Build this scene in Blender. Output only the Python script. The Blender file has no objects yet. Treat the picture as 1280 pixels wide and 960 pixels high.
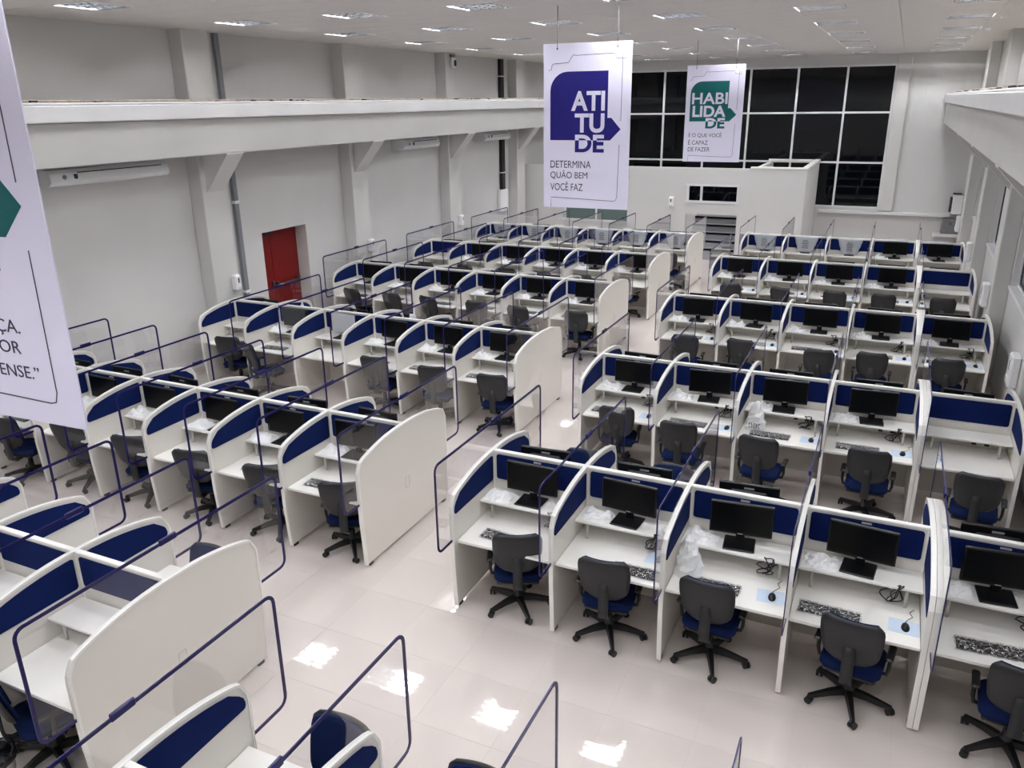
import bpy, bmesh, math, random
from mathutils import Vector, Matrix
S = bpy.context.scene
COL = S.collection
PI = math.pi
rnd = random.Random(7)

# ------------------------------------------------------------------ camera
cd = bpy.data.cameras.new('camera')
cam = bpy.data.objects.new('camera', cd); COL.objects.link(cam)
YAW, PITCH, ROLL, FPX = -0.4406, 0.3377, 0.0141, 1005.1
fw = Vector((math.sin(YAW)*math.cos(PITCH), math.cos(YAW)*math.cos(PITCH), -math.sin(PITCH)))
rt0 = Vector((math.cos(YAW), -math.sin(YAW), 0)); dn0 = fw.cross(rt0)
rt = math.cos(ROLL)*rt0 + math.sin(ROLL)*dn0
dn = -math.sin(ROLL)*rt0 + math.cos(ROLL)*dn0
m = Matrix((rt, -dn, -fw)).transposed().to_4x4()
m.translation = Vector((3.8873, -2.8472, 4.1722))
cam.matrix_world = m
cd.sensor_fit = 'HORIZONTAL'; cd.sensor_width = 36.0; cd.lens = FPX/1280*36.0
cd.clip_start = 0.05; cd.clip_end = 200
S.camera = cam

# ------------------------------------------------------------------ world (night outside) and exposure
wd = bpy.data.worlds.new('night'); S.world = wd; wd.use_nodes = True
wd.node_tree.nodes['Background'].inputs[0].default_value = (0.010, 0.013, 0.020, 1)
wd.node_tree.nodes['Background'].inputs[1].default_value = 1.0
S.view_settings.view_transform = 'Standard'; S.view_settings.look = 'None'
S.view_settings.gamma = 1.0; S.view_settings.use_curve_mapping = False
S.view_settings.exposure = 1.58
TUBE_POWER = 46.0
S.cycles.transparent_max_bounces = 48
S.cycles.max_bounces = 8; S.cycles.diffuse_bounces = 5; S.cycles.glossy_bounces = 4
S.cycles.caustics_reflective = False; S.cycles.caustics_refractive = False

# ------------------------------------------------------------------ materials
MATS = {}
def lin(c):
    return tuple(((v/255)/12.92 if v/255 <= .04045 else ((v/255+.055)/1.055)**2.4) for v in c)
def mat(name, rgb, rough=.5, metal=0., spec=.5, noise=None, bump=None, emit=None, coat=0.):
    """rgb in sRGB 0..255; noise=(scale, amount) colour variation; bump=(scale, strength)"""
    mm = bpy.data.materials.new(name); mm.use_nodes = True
    nt = mm.node_tree; b = nt.nodes['Principled BSDF']
    c = lin(rgb)
    b.inputs['Base Color'].default_value = (*c, 1); b.inputs['Roughness'].default_value = rough
    b.inputs['Metallic'].default_value = metal; b.inputs['Specular IOR Level'].default_value = spec
    if coat: b.inputs['Coat Weight'].default_value = coat; b.inputs['Coat Roughness'].default_value = .05
    tc = nt.nodes.new('ShaderNodeTexCoord')
    if noise:
        n = nt.nodes.new('ShaderNodeTexNoise'); n.inputs['Scale'].default_value = noise[0]; n.inputs['Detail'].default_value = 4
        r = nt.nodes.new('ShaderNodeValToRGB'); a = noise[1]
        r.color_ramp.elements[0].position = .3; r.color_ramp.elements[1].position = .7
        r.color_ramp.elements[0].color = (*[v*(1-a) for v in c], 1); r.color_ramp.elements[1].color = (*[min(1, v*(1+a)) for v in c], 1)
        nt.links.new(tc.outputs['Object'], n.inputs['Vector']); nt.links.new(n.outputs['Fac'], r.inputs['Fac'])
        nt.links.new(r.outputs['Color'], b.inputs['Base Color'])
    if bump:
        n = nt.nodes.new('ShaderNodeTexNoise'); n.inputs['Scale'].default_value = bump[0]; n.inputs['Detail'].default_value = 3
        bp = nt.nodes.new('ShaderNodeBump'); bp.inputs['Strength'].default_value = bump[1]; bp.inputs['Distance'].default_value = .01
        nt.links.new(tc.outputs['Object'], n.inputs['Vector']); nt.links.new(n.outputs['Fac'], bp.inputs['Height'])
        nt.links.new(bp.outputs['Normal'], b.inputs['Normal'])
    if emit:
        b.inputs['Emission Color'].default_value = (*lin(emit[0]), 1); b.inputs['Emission Strength'].default_value = emit[1]
    MATS[name] = mm
    return mm
def clear_mat(name, tint, ior=1.49, rough=0.0, veil=0.0, veil_rgb=(200, 200, 210), bump=None, glint_streaks=None):
    """thin clear sheet: transparency plus Fresnel reflection, optional milky part"""
    mm = bpy.data.materials.new(name); mm.use_nodes = True
    nt = mm.node_tree; nt.nodes.clear()
    out = nt.nodes.new('ShaderNodeOutputMaterial'); tr = nt.nodes.new('ShaderNodeBsdfTransparent')
    tr.inputs[0].default_value = (*tint, 1)
    gl = nt.nodes.new('ShaderNodeBsdfGlossy'); gl.inputs['Roughness'].default_value = rough; gl.inputs[0].default_value = (1, 1, 1, 1)
    fr = nt.nodes.new('ShaderNodeFresnel'); fr.inputs[0].default_value = ior
    ge = nt.nodes.new('ShaderNodeNewGeometry'); mr = nt.nodes.new('ShaderNodeMapRange')   # same reflectance on both faces of the thin sheet
    mr.inputs['To Min'].default_value = ior; mr.inputs['To Max'].default_value = 1/ior
    nt.links.new(ge.outputs['Backfacing'], mr.inputs['Value']); nt.links.new(mr.outputs[0], fr.inputs[0])
    mx = nt.nodes.new('ShaderNodeMixShader')
    nt.links.new(fr.outputs[0], mx.inputs[0])
    last = tr
    if veil:
        df = nt.nodes.new('ShaderNodeBsdfDiffuse'); df.inputs[0].default_value = (*lin(veil_rgb), 1)
        m2 = nt.nodes.new('ShaderNodeMixShader'); m2.inputs[0].default_value = veil
        nt.links.new(tr.outputs[0], m2.inputs[1]); nt.links.new(df.outputs[0], m2.inputs[2]); last = m2
    if glint_streaks:                                   # glints on the crumpled plastic, painted as white diffuse streaks
        tc = nt.nodes.new('ShaderNodeTexCoord'); n = nt.nodes.new('ShaderNodeTexNoise'); n.inputs['Scale'].default_value = glint_streaks[1]
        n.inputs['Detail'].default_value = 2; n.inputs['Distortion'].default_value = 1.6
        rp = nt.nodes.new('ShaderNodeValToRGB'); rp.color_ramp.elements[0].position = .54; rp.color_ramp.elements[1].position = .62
        rp.color_ramp.elements[0].color = (0, 0, 0, 1); rp.color_ramp.elements[1].color = (glint_streaks[0],)*3+(1,)
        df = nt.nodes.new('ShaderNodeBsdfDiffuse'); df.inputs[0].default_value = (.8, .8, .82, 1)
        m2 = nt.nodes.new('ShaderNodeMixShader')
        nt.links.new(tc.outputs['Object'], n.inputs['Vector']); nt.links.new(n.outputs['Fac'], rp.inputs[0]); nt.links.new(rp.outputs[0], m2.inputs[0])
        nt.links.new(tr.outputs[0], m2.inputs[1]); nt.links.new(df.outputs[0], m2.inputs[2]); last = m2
    if bump:
        tc = nt.nodes.new('ShaderNodeTexCoord'); n = nt.nodes.new('ShaderNodeTexNoise'); n.inputs['Scale'].default_value = bump[0]
        bp = nt.nodes.new('ShaderNodeBump'); bp.inputs['Strength'].default_value = bump[1]; bp.inputs['Distance'].default_value = .02
        nt.links.new(tc.outputs['Object'], n.inputs['Vector']); nt.links.new(n.outputs['Fac'], bp.inputs['Height'])
        nt.links.new(bp.outputs[0], gl.inputs['Normal']); nt.links.new(bp.outputs[0], fr.inputs['Normal'])
    nt.links.new(last.outputs[0], mx.inputs[1]); nt.links.new(gl.outputs[0], mx.inputs[2]); nt.links.new(mx.outputs[0], out.inputs[0])
    MATS[name] = mm
    return mm
mat('wall', (214, 213, 212), .85, noise=(1.2, .02), bump=(60, .06))
mat('pillar', (212, 211, 209), .8, noise=(1.5, .02))
mat('beam', (196, 195, 193), .7, noise=(1.0, .03))
mat('beam_cap', (222, 221, 222), .55, noise=(2, .03))
mat('mortar', (176, 164, 148), .95, noise=(14, .25), bump=(40, .6))
mat('dark_bits', (45, 40, 38), .9)
mat('ceiling_tile', (222, 219, 217), .8, noise=(3, .015), bump=(160, .08))
mat('ceiling_void', (120, 118, 116), .9)
mat('floor_tile', (214, 205, 200), .025, spec=.55, noise=(.9, .03))
mat('grout', (204, 195, 190), .2)
mat('skirting', (206, 198, 192), .3)
mat('laminate', (226, 222, 215), .38, noise=(2.2, .012))
mat('edge_white', (238, 236, 232), .35)
mat('desk_white', (238, 236, 232), .35, noise=(3, .01))
mat('fabric_navy', (11, 30, 84), .9, spec=.15, noise=(220, .16), bump=(500, .25))
mat('frame_navy', (20, 12, 80), .3, spec=.4)
mat('chair_black', (30, 31, 35), .5, noise=(60, .08), bump=(260, .12))
mat('base_black', (20, 20, 22), .38)
mat('chair_blue', (14, 30, 70), .92, spec=.15, noise=(240, .14), bump=(500, .25))
mat('lever', (96, 88, 90), .35, metal=.6)
mat('screen_black', (5, 6, 8), .32, spec=.18)
mat('bezel_black', (13, 14, 16), .4, spec=.35)
mat('plate_grey', (176, 180, 186), .35, metal=.3)
mat('paper_white', (250, 250, 252), .45, spec=.5, noise=(9, .05), bump=(18, .5))
mat('bag_white', (250, 251, 253), .3, spec=.5, bump=(11, .6))
mat('print_black', (18, 18, 22), .6)
mat('pad_blue', (203, 219, 238), .8)
mat('cable_black', (14, 14, 15), .5)
mat('grey_plate', (180, 182, 186), .35)
mat('post_steel', (206, 204, 199), .3, metal=.35)
mat('socket_black', (20, 20, 22), .4)
mat('door_red', (122, 10, 12), .4, noise=(3, .06))
mat('steel', (110, 110, 112), .3, metal=.8)
mat('glass_night', (7, 9, 13), .03, spec=.3)
mat('glass_grey', (120, 128, 136), .06, spec=.6)
mat('glass_green', (104, 122, 118), .08, spec=.5)
mat('alu_white', (226, 226, 228), .4)
mat('alu_dark', (44, 46, 50), .4)
mat('banner', (226, 223, 244), .45, spec=.3)
mat('banner_blue', (24, 18, 112), .5, spec=.3)
mat('banner_teal', (8, 94, 96), .5, spec=.3)
mat('banner_ink', (46, 44, 66), .5)
mat('film_sheen', (206, 209, 216), .7)
mat('cord', (120, 116, 110), .6)
mat('ac_white', (232, 234, 236), .35)
mat('ac_dark', (52, 54, 58), .5)
mat('pipe_grey', (134, 138, 144), .5)
mat('pipe_black', (20, 20, 22), .45)
mat('dispenser', (240, 240, 242), .3)
mat('lum_white', (235, 235, 235), .45)
mat('louver', (176, 178, 182), .25, metal=1.0)
mat('reflector', (112, 114, 118), .35, metal=1.0)
mat('tube', (255, 255, 255), .4, emit=((250, 252, 255), TUBE_POWER))
mat('bin_grey', (178, 176, 172), .4)
mat('bin_bag', (16, 16, 18), .22, spec=.7, bump=(30, .8))
mat('stair_grey', (160, 160, 164), .6, noise=(5, .05))
mat('stair_nosing', (8, 8, 9), .7, spec=.2)
mat('crate_grey', (122, 122, 124), .6, noise=(8, .1))
clear_mat('acrylic', (.965, .965, .97), ior=1.42)
clear_mat('film', (.94, .94, .95), ior=1.6, rough=.06, bump=(40, 1.0), glint_streaks=(.85, 46))
clear_mat('foggy_film', (.9, .9, .92), ior=1.5, rough=.15, veil=.55, veil_rgb=(226, 230, 238), bump=(18, .8))

# ------------------------------------------------------------------ mesh builder
class MB:
    def __init__(s): s.v = []; s.f = []; s.sm = []
    def add(s, vs, fs, smooth=False):
        o = len(s.v); s.v += [tuple(p) for p in vs]; s.f += [tuple(i+o for i in f) for f in fs]; s.sm += [smooth]*len(fs); return s
    def box(s, x0, x1, y0, y1, z0, z1):
        vs = [(x0,y0,z0),(x1,y0,z0),(x1,y1,z0),(x0,y1,z0),(x0,y0,z1),(x1,y0,z1),(x1,y1,z1),(x0,y1,z1)]
        return s.add(vs, [(3,2,1,0),(4,5,6,7),(0,1,5,4),(1,2,6,5),(2,3,7,6),(3,0,4,7)])
    def rbox(s, x0, x1, y0, y1, z0, z1, b=.006):
        """box with a chamfer on all edges"""
        b = min(b, (x1-x0)*.49, (y1-y0)*.49, (z1-z0)*.49)
        bm = bmesh.new(); bmesh.ops.create_cube(bm, size=1)
        for v in bm.verts: v.co = Vector(((x0+x1)/2+v.co.x*(x1-x0), (y0+y1)/2+v.co.y*(y1-y0), (z0+z1)/2+v.co.z*(z1-z0)))
        bmesh.ops.bevel(bm, geom=bm.edges[:], offset=b, segments=1, affect='EDGES')
        bm.verts.index_update(); s.add([v.co for v in bm.verts], [[v.index for v in f.verts] for f in bm.faces]); bm.free(); return s
    def prism(s, poly, axis, a, b, smooth=False):
        """poly = list of 2D points; axis 'x': points are (y,z); 'y': (x,z); 'z': (x,y)"""
        n = len(poly)
        def P(u, w, t): return {'x': (t,u,w), 'y': (u,t,w), 'z': (u,w,t)}[axis]
        vs = [P(u, w, a) for u, w in poly] + [P(u, w, b) for u, w in poly]
        area = sum(poly[i][0]*poly[(i+1) % n][1]-poly[(i+1) % n][0]*poly[i][1] for i in range(n))
        flip = (area < 0) ^ (axis == 'y') ^ (b < a)
        fs = [tuple(reversed(range(n))), tuple(range(n, 2*n))] + [(i, (i+1) % n, n+(i+1) % n, n+i) for i in range(n)]
        if flip: fs = [tuple(reversed(f)) for f in fs]
        return s.add(vs, fs, smooth)
    def tube(s, pts, r, n=6, cap=True, smooth=True):
        pts = [Vector(p) for p in pts]; rr = r if isinstance(r, (list, tuple)) else [r]*len(pts)
        vs = []; up = None
        for i, p in enumerate(pts):
            t = (pts[min(i+1, len(pts)-1)]-pts[max(i-1, 0)]).normalized()
            if up is None or abs(up.dot(t)) > .98:
                up = Vector((0,0,1)) if abs(t.z) < .9 else Vector((0,1,0))
            a = t.cross(up).normalized(); b = a.cross(t).normalized(); up = b
            for k in range(n):
                an = 2*PI*k/n; vs.append(p+rr[i]*(math.cos(an)*a+math.sin(an)*b))
        fs = []
        for i in range(len(pts)-1):
            for k in range(n):
                fs.append((i*n+k, i*n+(k+1) % n, (i+1)*n+(k+1) % n, (i+1)*n+k))
        if cap: fs += [tuple(reversed(range(n))), tuple(range((len(pts)-1)*n, len(pts)*n))]
        return s.add(vs, [tuple(reversed(f)) for f in fs], smooth)
    def lathe(s, prof, n=16, c=(0,0,0), smooth=True):
        """prof = [(r,z)...] bottom to top, closed at the axis ends"""
        vs = []; 
        for r, z in prof:
            for k in range(n): vs.append((c[0]+r*math.cos(2*PI*k/n), c[1]+r*math.sin(2*PI*k/n), c[2]+z))
        fs = [(i*n+k, i*n+(k+1) % n, (i+1)*n+(k+1) % n, (i+1)*n+k) for i in range(len(prof)-1) for k in range(n)]
        fs += [tuple(reversed(range(n))), tuple(range((len(prof)-1)*n, len(prof)*n))]
        return s.add(vs, fs, smooth)
    def strip_path(s, pts, w, t, axis='x', closed=False):
        """flat bar (w in the path's plane, t across) swept along a 2D path; axis is the plane's normal"""
        n = len(pts); vs = []
        for i in range(n):
            a = Vector(pts[i-1] if (i > 0 or closed) else pts[i]); b = Vector(pts[(i+1) % n] if (i < n-1 or closed) else pts[i])
            d = (b-a).normalized(); nn = Vector((-d.y, d.x)); p = Vector(pts[i])
            o = p+nn*w/2; q = p-nn*w/2
            for (u, tt) in ((o, -t/2), (o, t/2), (q, t/2), (q, -t/2)):
                vs.append({'x': (tt, u.x, u.y), 'y': (u.x, tt, u.y), 'z': (u.x, u.y, tt)}[axis])
        fs = []
        for i in range(n if closed else n-1):
            j = (i+1) % n
            for k in range(4): fs.append((i*4+k, i*4+(k+1) % 4, j*4+(k+1) % 4, j*4+k))
        if not closed: fs += [(3,2,1,0), tuple((n-1)*4+k for k in range(4))]
        o = len(s.v); s.add(vs, fs)
        return s
    def xf(s, M):
        s.v = [tuple(M @ Vector(p)) for p in s.v]; return s
    def mesh(s, name, mt):
        me = bpy.data.meshes.new(name); me.from_pydata(s.v, [], s.f)
        me.polygons.foreach_set('use_smooth', s.sm)
        bm = bmesh.new(); bm.from_mesh(me); bmesh.ops.recalc_face_normals(bm, faces=bm.faces); bm.to_mesh(me); bm.free()
        me.materials.append(MATS[mt]); return me
def obj(name, me, parent=None, loc=(0,0,0), rot=None, kind=None):
    o = bpy.data.objects.new(name, me); COL.objects.link(o)
    o.location = loc
    if rot: o.rotation_euler = rot
    if parent: o.parent = parent
    if kind: o['kind'] = kind
    return o
def build(name, mb, mt, parent=None, loc=(0,0,0), rot=None, kind=None):
    return obj(name, mb.mesh(name, mt), parent, loc, rot, kind)
def tag(o, label, cat, group=None):
    o['label'] = label; o['category'] = cat
    if group: o['group'] = group
    return o
def thing(name, label, cat, loc=(0,0,0), rz=0, group=None):
    o = bpy.data.objects.new(name, None); COL.objects.link(o); o.location = loc; o.rotation_euler = (0,0,rz)
    o.empty_display_size = .1
    return tag(o, label, cat, group)
def dup(root, loc, rot, label, group):
    def rec(o, par):
        c = o.copy(); COL.objects.link(c); c.parent = par
        for ch in KIDS.get(o.name, ()): rec(ch, c)
        return c
    r = rec(root, None); r.location = loc; r.rotation_euler = rot; r['label'] = label; r['group'] = group
    return r
KIDS = {}
def register(root):
    ch = [o for o in COL.objects if o.parent == root]
    KIDS[root.name] = ch
    for c in ch: register(c)
class Proto:
    """first placement moves the prototype itself, later ones copy it"""
    def __init__(s, root): s.root = root; register(root); s.used = False
    def place(s, loc, rz, label, group):
        rot = rz if isinstance(rz, tuple) else (0, 0, rz)
        if not s.used:
            s.used = True; s.root.location = loc; s.root.rotation_euler = rot; s.root['label'] = label; s.root['group'] = group; return s.root
        return dup(s.root, loc, rot, label, group)
def arc(cx, cy, r, a0, a1, n=5):
    return [(cx+r*math.cos(a0+(a1-a0)*i/n), cy+r*math.sin(a0+(a1-a0)*i/n)) for i in range(n+1)]
def rrect(x0, x1, y0, y1, r, n=4):
    return arc(x1-r, y0+r, r, -PI/2, 0, n)+arc(x1-r, y1-r, r, 0, PI/2, n)+arc(x0+r, y1-r, r, PI/2, PI, n)+arc(x0+r, y0+r, r, PI, 1.5*PI, n)
ORD = ['first', 'second', 'third', 'fourth', 'fifth', 'sixth', 'seventh', 'eighth', 'ninth', 'tenth', 'eleventh', 'twelfth']

# ------------------------------------------------------------------ the room
XL, XR, YF, YB, ZC = -6.17, 5.56, 22.5, -4.6, 5.25
# floor of polished tiles
TS = .62
floor = build('floor', MB().box(XL-.3, XR+.3, YB-.3, YF+.3, -.12, -.0015), 'grout', kind='structure')
tile_me = MB().rbox(-TS/2+.0007, TS/2-.0007, -TS/2+.0007, TS/2-.0007, -.014, 0, .0002).mesh('tile', 'floor_tile')
cells = []
nx = int((XR-XL)/TS)+1; ny = int((YF-YB)/TS)+1
far_tiles = MB()
for i in range(nx):
    for j in range(ny):
        x = -.31+TS*(i-10); y = .1+TS*(j-9)
        if x < XL or x > XR or y < YB or y > YF: continue
        d = (Vector((x, y, 0))-cam.location)
        pr = d.dot(fw); px = 640+FPX*d.dot(rt)/max(pr, .1); py = 480+FPX*d.dot(dn)/max(pr, .1)
        vis = pr > .5 and -60 < px < 1340 and py < 1000
        cells.append((0 if vis else 1, d.length, x, y))
cells.sort()
for k, (v, d, x, y) in enumerate(cells):
    if k < 300: obj('tile', tile_me, floor, (x, y, 0))
    else: far_tiles.box(x-TS/2+.0007, x+TS/2-.0007, y-TS/2+.0007, y+TS/2-.0007, -.014, 0)
build('tile_field', far_tiles, 'floor_tile', floor, kind='stuff')

# left wall with the recess for the red door
DY0, DY1, DZ = 8.21, 9.42, 2.04
wl = MB()
wl.box(XL-.35, XL, YB, DY0, -.02, ZC+.3).box(XL-.35, XL, DY1, YF, -.02, ZC+.3).box(XL-.35, XL, DY0, DY1, DZ, ZC+.3)
build('wall_left', wl, 'wall', kind='structure')
# right wall with three long windows
PY = [2.79+3.92*k for k in range(6)]          # near faces of the pillars
wr = MB(); WZ0, WZ1 = 1.56, 3.3
bays = [(PY[k]+.53+.2, PY[k+1]-.12) for k in range(5)]
wr.box(XR, XR+.3, YB, YF, -.02, WZ0).box(XR, XR+.3, YB, YF, WZ1, ZC+.3)
edge = YB
for a, b in bays: wr.box(XR, XR+.3, edge, a, WZ0, WZ1); edge = b
wr.box(XR, XR+.3, edge, YF, WZ0, WZ1)
build('wall_right', wr, 'wall', kind='structure')
for k, (a, b) in enumerate(bays):
    w = obj('window_%d' % (k+2), None, kind='structure')
    w.location = (XR, (a+b)/2, WZ0)
    L = (b-a)/2; H = WZ1-WZ0
    build('window_sill', MB().rbox(-.035, .30, -L+.002, L-.002, -.03, .02, .008), 'alu_white', w)
    fr = MB()
    fr.box(.08, .14, -L, L, 0, .05).box(.08, .14, -L, L, H-.05, H)
    npan = 4
    for i in range(npan+1):
        y = -L+.025+(2*L-.05)*i/npan; fr.box(.08, .14, y-.025, y+.025, .05, H-.05)
    build('window_frame', fr, 'alu_white', w)
    for i in range(npan):
        y0 = -L+.05+(2*L-.05)*i/npan; y1 = y0+(2*L-.05)/npan-.05
        sash = MB().strip_path(rrect(y0+.02, y1-.02, .07, H-.07, .005, 1), .03, .03, 'x', True)
        sash.xf(Matrix.Translation((.11, 0, 0)))
        build('sash', sash, 'alu_dark', w)
        build('pane', MB().box(.106, .112, y0+.03, y1-.03, .08, H-.08), 'glass_grey', w)
# far wall around the tall glazing
GX0, GX1, GZ0, GZ1 = -5.1, 3.5, 1.17, 5.0
wf = MB()
wf.box(XL-.3, GX0, YF, YF+.3, -.02, ZC+.3).box(GX1, XR+.3, YF, YF+.3, -.02, ZC+.3)
wf.box(GX0, GX1, YF, YF+.3, -.02, GZ0).box(GX0, GX1, YF, YF+.3, GZ1, ZC+.3)
build('wall_far', wf, 'wall', kind='structure')
build('trim_1', MB().rbox(GX1, 3.84, YF-.1, YF, 1.12, ZC, .01), 'pillar', kind='structure')
build('trim_2', MB().rbox(1.9, 5.3, YF-.14, YF, 1.02, 1.1, .01), 'alu_white', kind='structure')
build('wall_back', MB().box(XL-.3, XR+.3, YB-.3, YB, -.02, ZC+.3), 'wall', kind='structure')
gw = obj('window_1', None, kind='structure'); gw.location = ((GX0+GX1)/2, YF, GZ0)
ox, oz = (GX0+GX1)/2, GZ0
cols = [GX0, -3.93, -2.84, -1.58, -.32, .98, 2.27, GX1]
rows = [GZ0, 2.42, 3.76, GZ1]
fr = MB()
for i, x in enumerate(cols):
    w = .055
    a, b = (x, x+w) if i == 0 else ((x-w, x) if i == len(cols)-1 else (x-w/2, x+w/2))
    fr.box(a-ox, b-ox, -.02, .1, 0, GZ1-oz)
for i, z in enumerate(rows):
    w = .05
    a, b = (z, z+w) if i == 0 else ((z-w, z) if i == len(rows)-1 else (z-w/2, z+w/2))
    fr.box(GX0-ox, GX1-ox, -.015, .095, a-oz, b-oz)
build('window_frame', fr, 'alu_white', gw)
for i in range(len(cols)-1):
    for j in range(len(rows)-1):
        build('pane', MB().box(cols[i]-ox+.01, cols[i+1]-ox-.01, .03, .045, rows[j]-oz+.01, rows[j+1]-oz-.01), 'glass_night', gw)

# pillars, runway beams, corbels
def beam_side(sx, wallx, tagname):
    s = sx
    X = lambda d: wallx+s*d                     # d = distance from the wall into the room
    def bxx(mb, d0, d1, y0, y1, z0, z1):
        a, b = sorted((X(d0), X(d1))); return mb.rbox(a, b, y0, y1, z0, z1, .012)
    ys = PY[:-1] if True else PY
    if s > 0: ys = [YY for YY in PY if YY < 20]
    n = 1
    for yy in ys:
        pd = .27 if s > 0 else .215
        p = MB(); bxx(p, 0, pd, yy, yy+.53, -.005, ZC+.02)
        build('pillar', p, 'pillar', kind='structure')
        c = MB(); y0, y1 = yy+.1, yy+.46
        poly = [(X(pd-.01), 2.88), (X(.77), 3.47), (X(.77), 3.5), (X(pd-.01), 3.5)]
        c.prism(poly, 'y', y0, y1)
        build('corbel', c, 'pillar', kind='structure')
    b = MB(); bxx(b, .27, .77, YB, YF-.02, 3.48, 4.0)
    bm_ = build('runway_beam', b, 'beam', kind='structure')
    c = MB(); bxx(c, .22, .84, YB, YF-.02, 4.0, 4.2)
    build('beam_cap', c, 'beam_cap', bm_)
    c = MB(); bxx(c, .22, .80, YB, YF-.02, 4.2, 4.235)
    build('beam_lip', c, 'beam_cap', bm_)
    c = MB(); bxx(c, .3, .72, YB, YF-.02, 4.235, 4.265)
    build('mortar_bed', c, 'mortar', bm_)
    c = MB(); r2 = random.Random(3 if s > 0 else 5)
    for k in range(26):
        y = r2.uniform(3, 22); l = r2.uniform(.02, .09); d = r2.uniform(.70, .745)
        a, e = sorted((X(d), X(d+.05))); c.box(a, e, y, y+l, 4.235, 4.235+r2.uniform(.008, .022))
    build('rubble', c, 'dark_bits', bm_, kind='stuff')
beam_side(1, XL, 'left'); beam_side(-1, XR, 'right')

# ceiling of suspended panels; luminaires take the place of half panels
TX, TY = 1.215, .6075
LX = [2.715+1.8225*k for k in (-4, -3, -2, -1, 0, 1)]
LY = [6.62+2.43*k for k in range(-4, 7)]
ceil = build('ceiling', MB().box(XL, XR, YB, YF, ZC+.16, ZC+.3), 'ceiling_void', kind='structure')
GXO = 2.41                                       # a panel joint
y_first = LY[0]-TY/2
panel_cache = {}
rest = MB()
def panel(x0, x1, y0, y1):
    x0, x1, y0, y1 = max(x0, XL), min(x1, XR), max(y0, YB), min(y1, YF)
    if x1-x0 < .02 or y1-y0 < .02: return
    g = .003
    if y0 < 3.6:
        rest.box(x0+g, x1-g, y0+g, y1-g, ZC, ZC+.018); return
    key = (round(x1-x0, 3), round(y1-y0, 3))
    if key not in panel_cache:
        panel_cache[key] = MB().rbox(-key[0]/2+g, key[0]/2-g, -key[1]/2+g, key[1]/2-g, 0, .018, .002).mesh('panel', 'ceiling_tile')
    obj('panel', panel_cache[key], ceil, ((x0+x1)/2, (y0+y1)/2, ZC))
r0 = int(math.floor((YB-y_first)/TY))
for r in range(r0, int((YF-y_first)/TY)+1):
    y0 = y_first+r*TY; y1 = y0+TY
    is_l = r % 4 == 0 and 0 <= r//4 < len(LY)
    for c in range(-8, 4):
        x0 = GXO+c*TX; x1 = x0+TX
        if x1 <= XL or x0 >= XR: continue
        cut = None
        if is_l:
            for lx in LX:
                if x0-.05 < lx-TY/2 and lx+TY/2 < x1+.05: cut = lx
        if cut is None: panel(x0, x1, y0, y1)
        elif cut-TY/2 < x0+.05: panel(x0+TY, x1, y0, y1)
        else: panel(x0, x1-TY, y0, y1)
build('panel_field', rest, 'ceiling_tile', ceil, kind='stuff')
# grid rails closing the joints
rail = MB()
for c in range(-8, 4):
    x = GXO+c*TX
    if XL < x < XR: rail.box(x-.012, x+.012, YB, YF, ZC+.0185, ZC+.03)
for r in range(r0, int((YF-y_first)/TY)+1):
    y = y_first+r*TY
    if YB < y < YF: rail.box(XL, XR, y-.012, y+.012, ZC+.0185, ZC+.0295)
build('grid_rail', rail, 'ceiling_void', ceil)

# luminaires
def make_luminaire():
    t = thing('ceiling_luminaire', 'x', 'ceiling light')
    h = TY/2-.004
    hs = MB(); build('reflector', MB().box(-h+.006, h-.006, -h+.006, h-.006, .070, .075), 'reflector', t); hs.box(-h, h, -h, h, .075, .085)
    for a in (-1, 1):
        hs.box(a*h-(.006 if a > 0 else 0), a*h+(0 if a > 0 else .006), -h, h, -.004, .08)
        hs.box(-h, h, a*h-(.006 if a > 0 else 0), a*h+(0 if a > 0 else .006), -.004, .08)
    build('housing', hs, 'lum_white', t)
    for i in range(4):
        y = -.21+.14*i
        build('tube', MB().tube([(-.28, y, .046), (.28, y, .046)], .013, 6), 'tube', t)
    for i in range(5):                            # wedge-shaped mirror louvres
        y = -.28+.14*i; w_ = .010
        build('louver', MB().prism([(y-.001, -.002), (y+.001, -.002), (y+w_, .026), (y-w_, .026)], 'x', -h+.008, h-.008), 'louver', t)
    for i in range(5):
        x = -.24+.12*i
        build('louver_blade', MB().prism([(x-.001, .002), (x+.001, .002), (x+.004, .022), (x-.004, .022)], 'y', -h+.008, h-.008), 'louver', t)
    return t
lum = Proto(make_luminaire())
COLN = ['beside the red-door wall', 'second column from red-door wall', 'third column from red-door wall', 'third column from side-window wall', 'second column from side-window wall', 'beside the side-window wall']
for i, x in enumerate(LX):
    for j, y in enumerate(LY):
        nfw = len(LY)-j
        lum.place((x, y, ZC), 0, 'louvred ceiling light, %s, %s row from glazed end wall' % (COLN[i], ORD[nfw-1]), 'recessed louvred ceiling lights')

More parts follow.
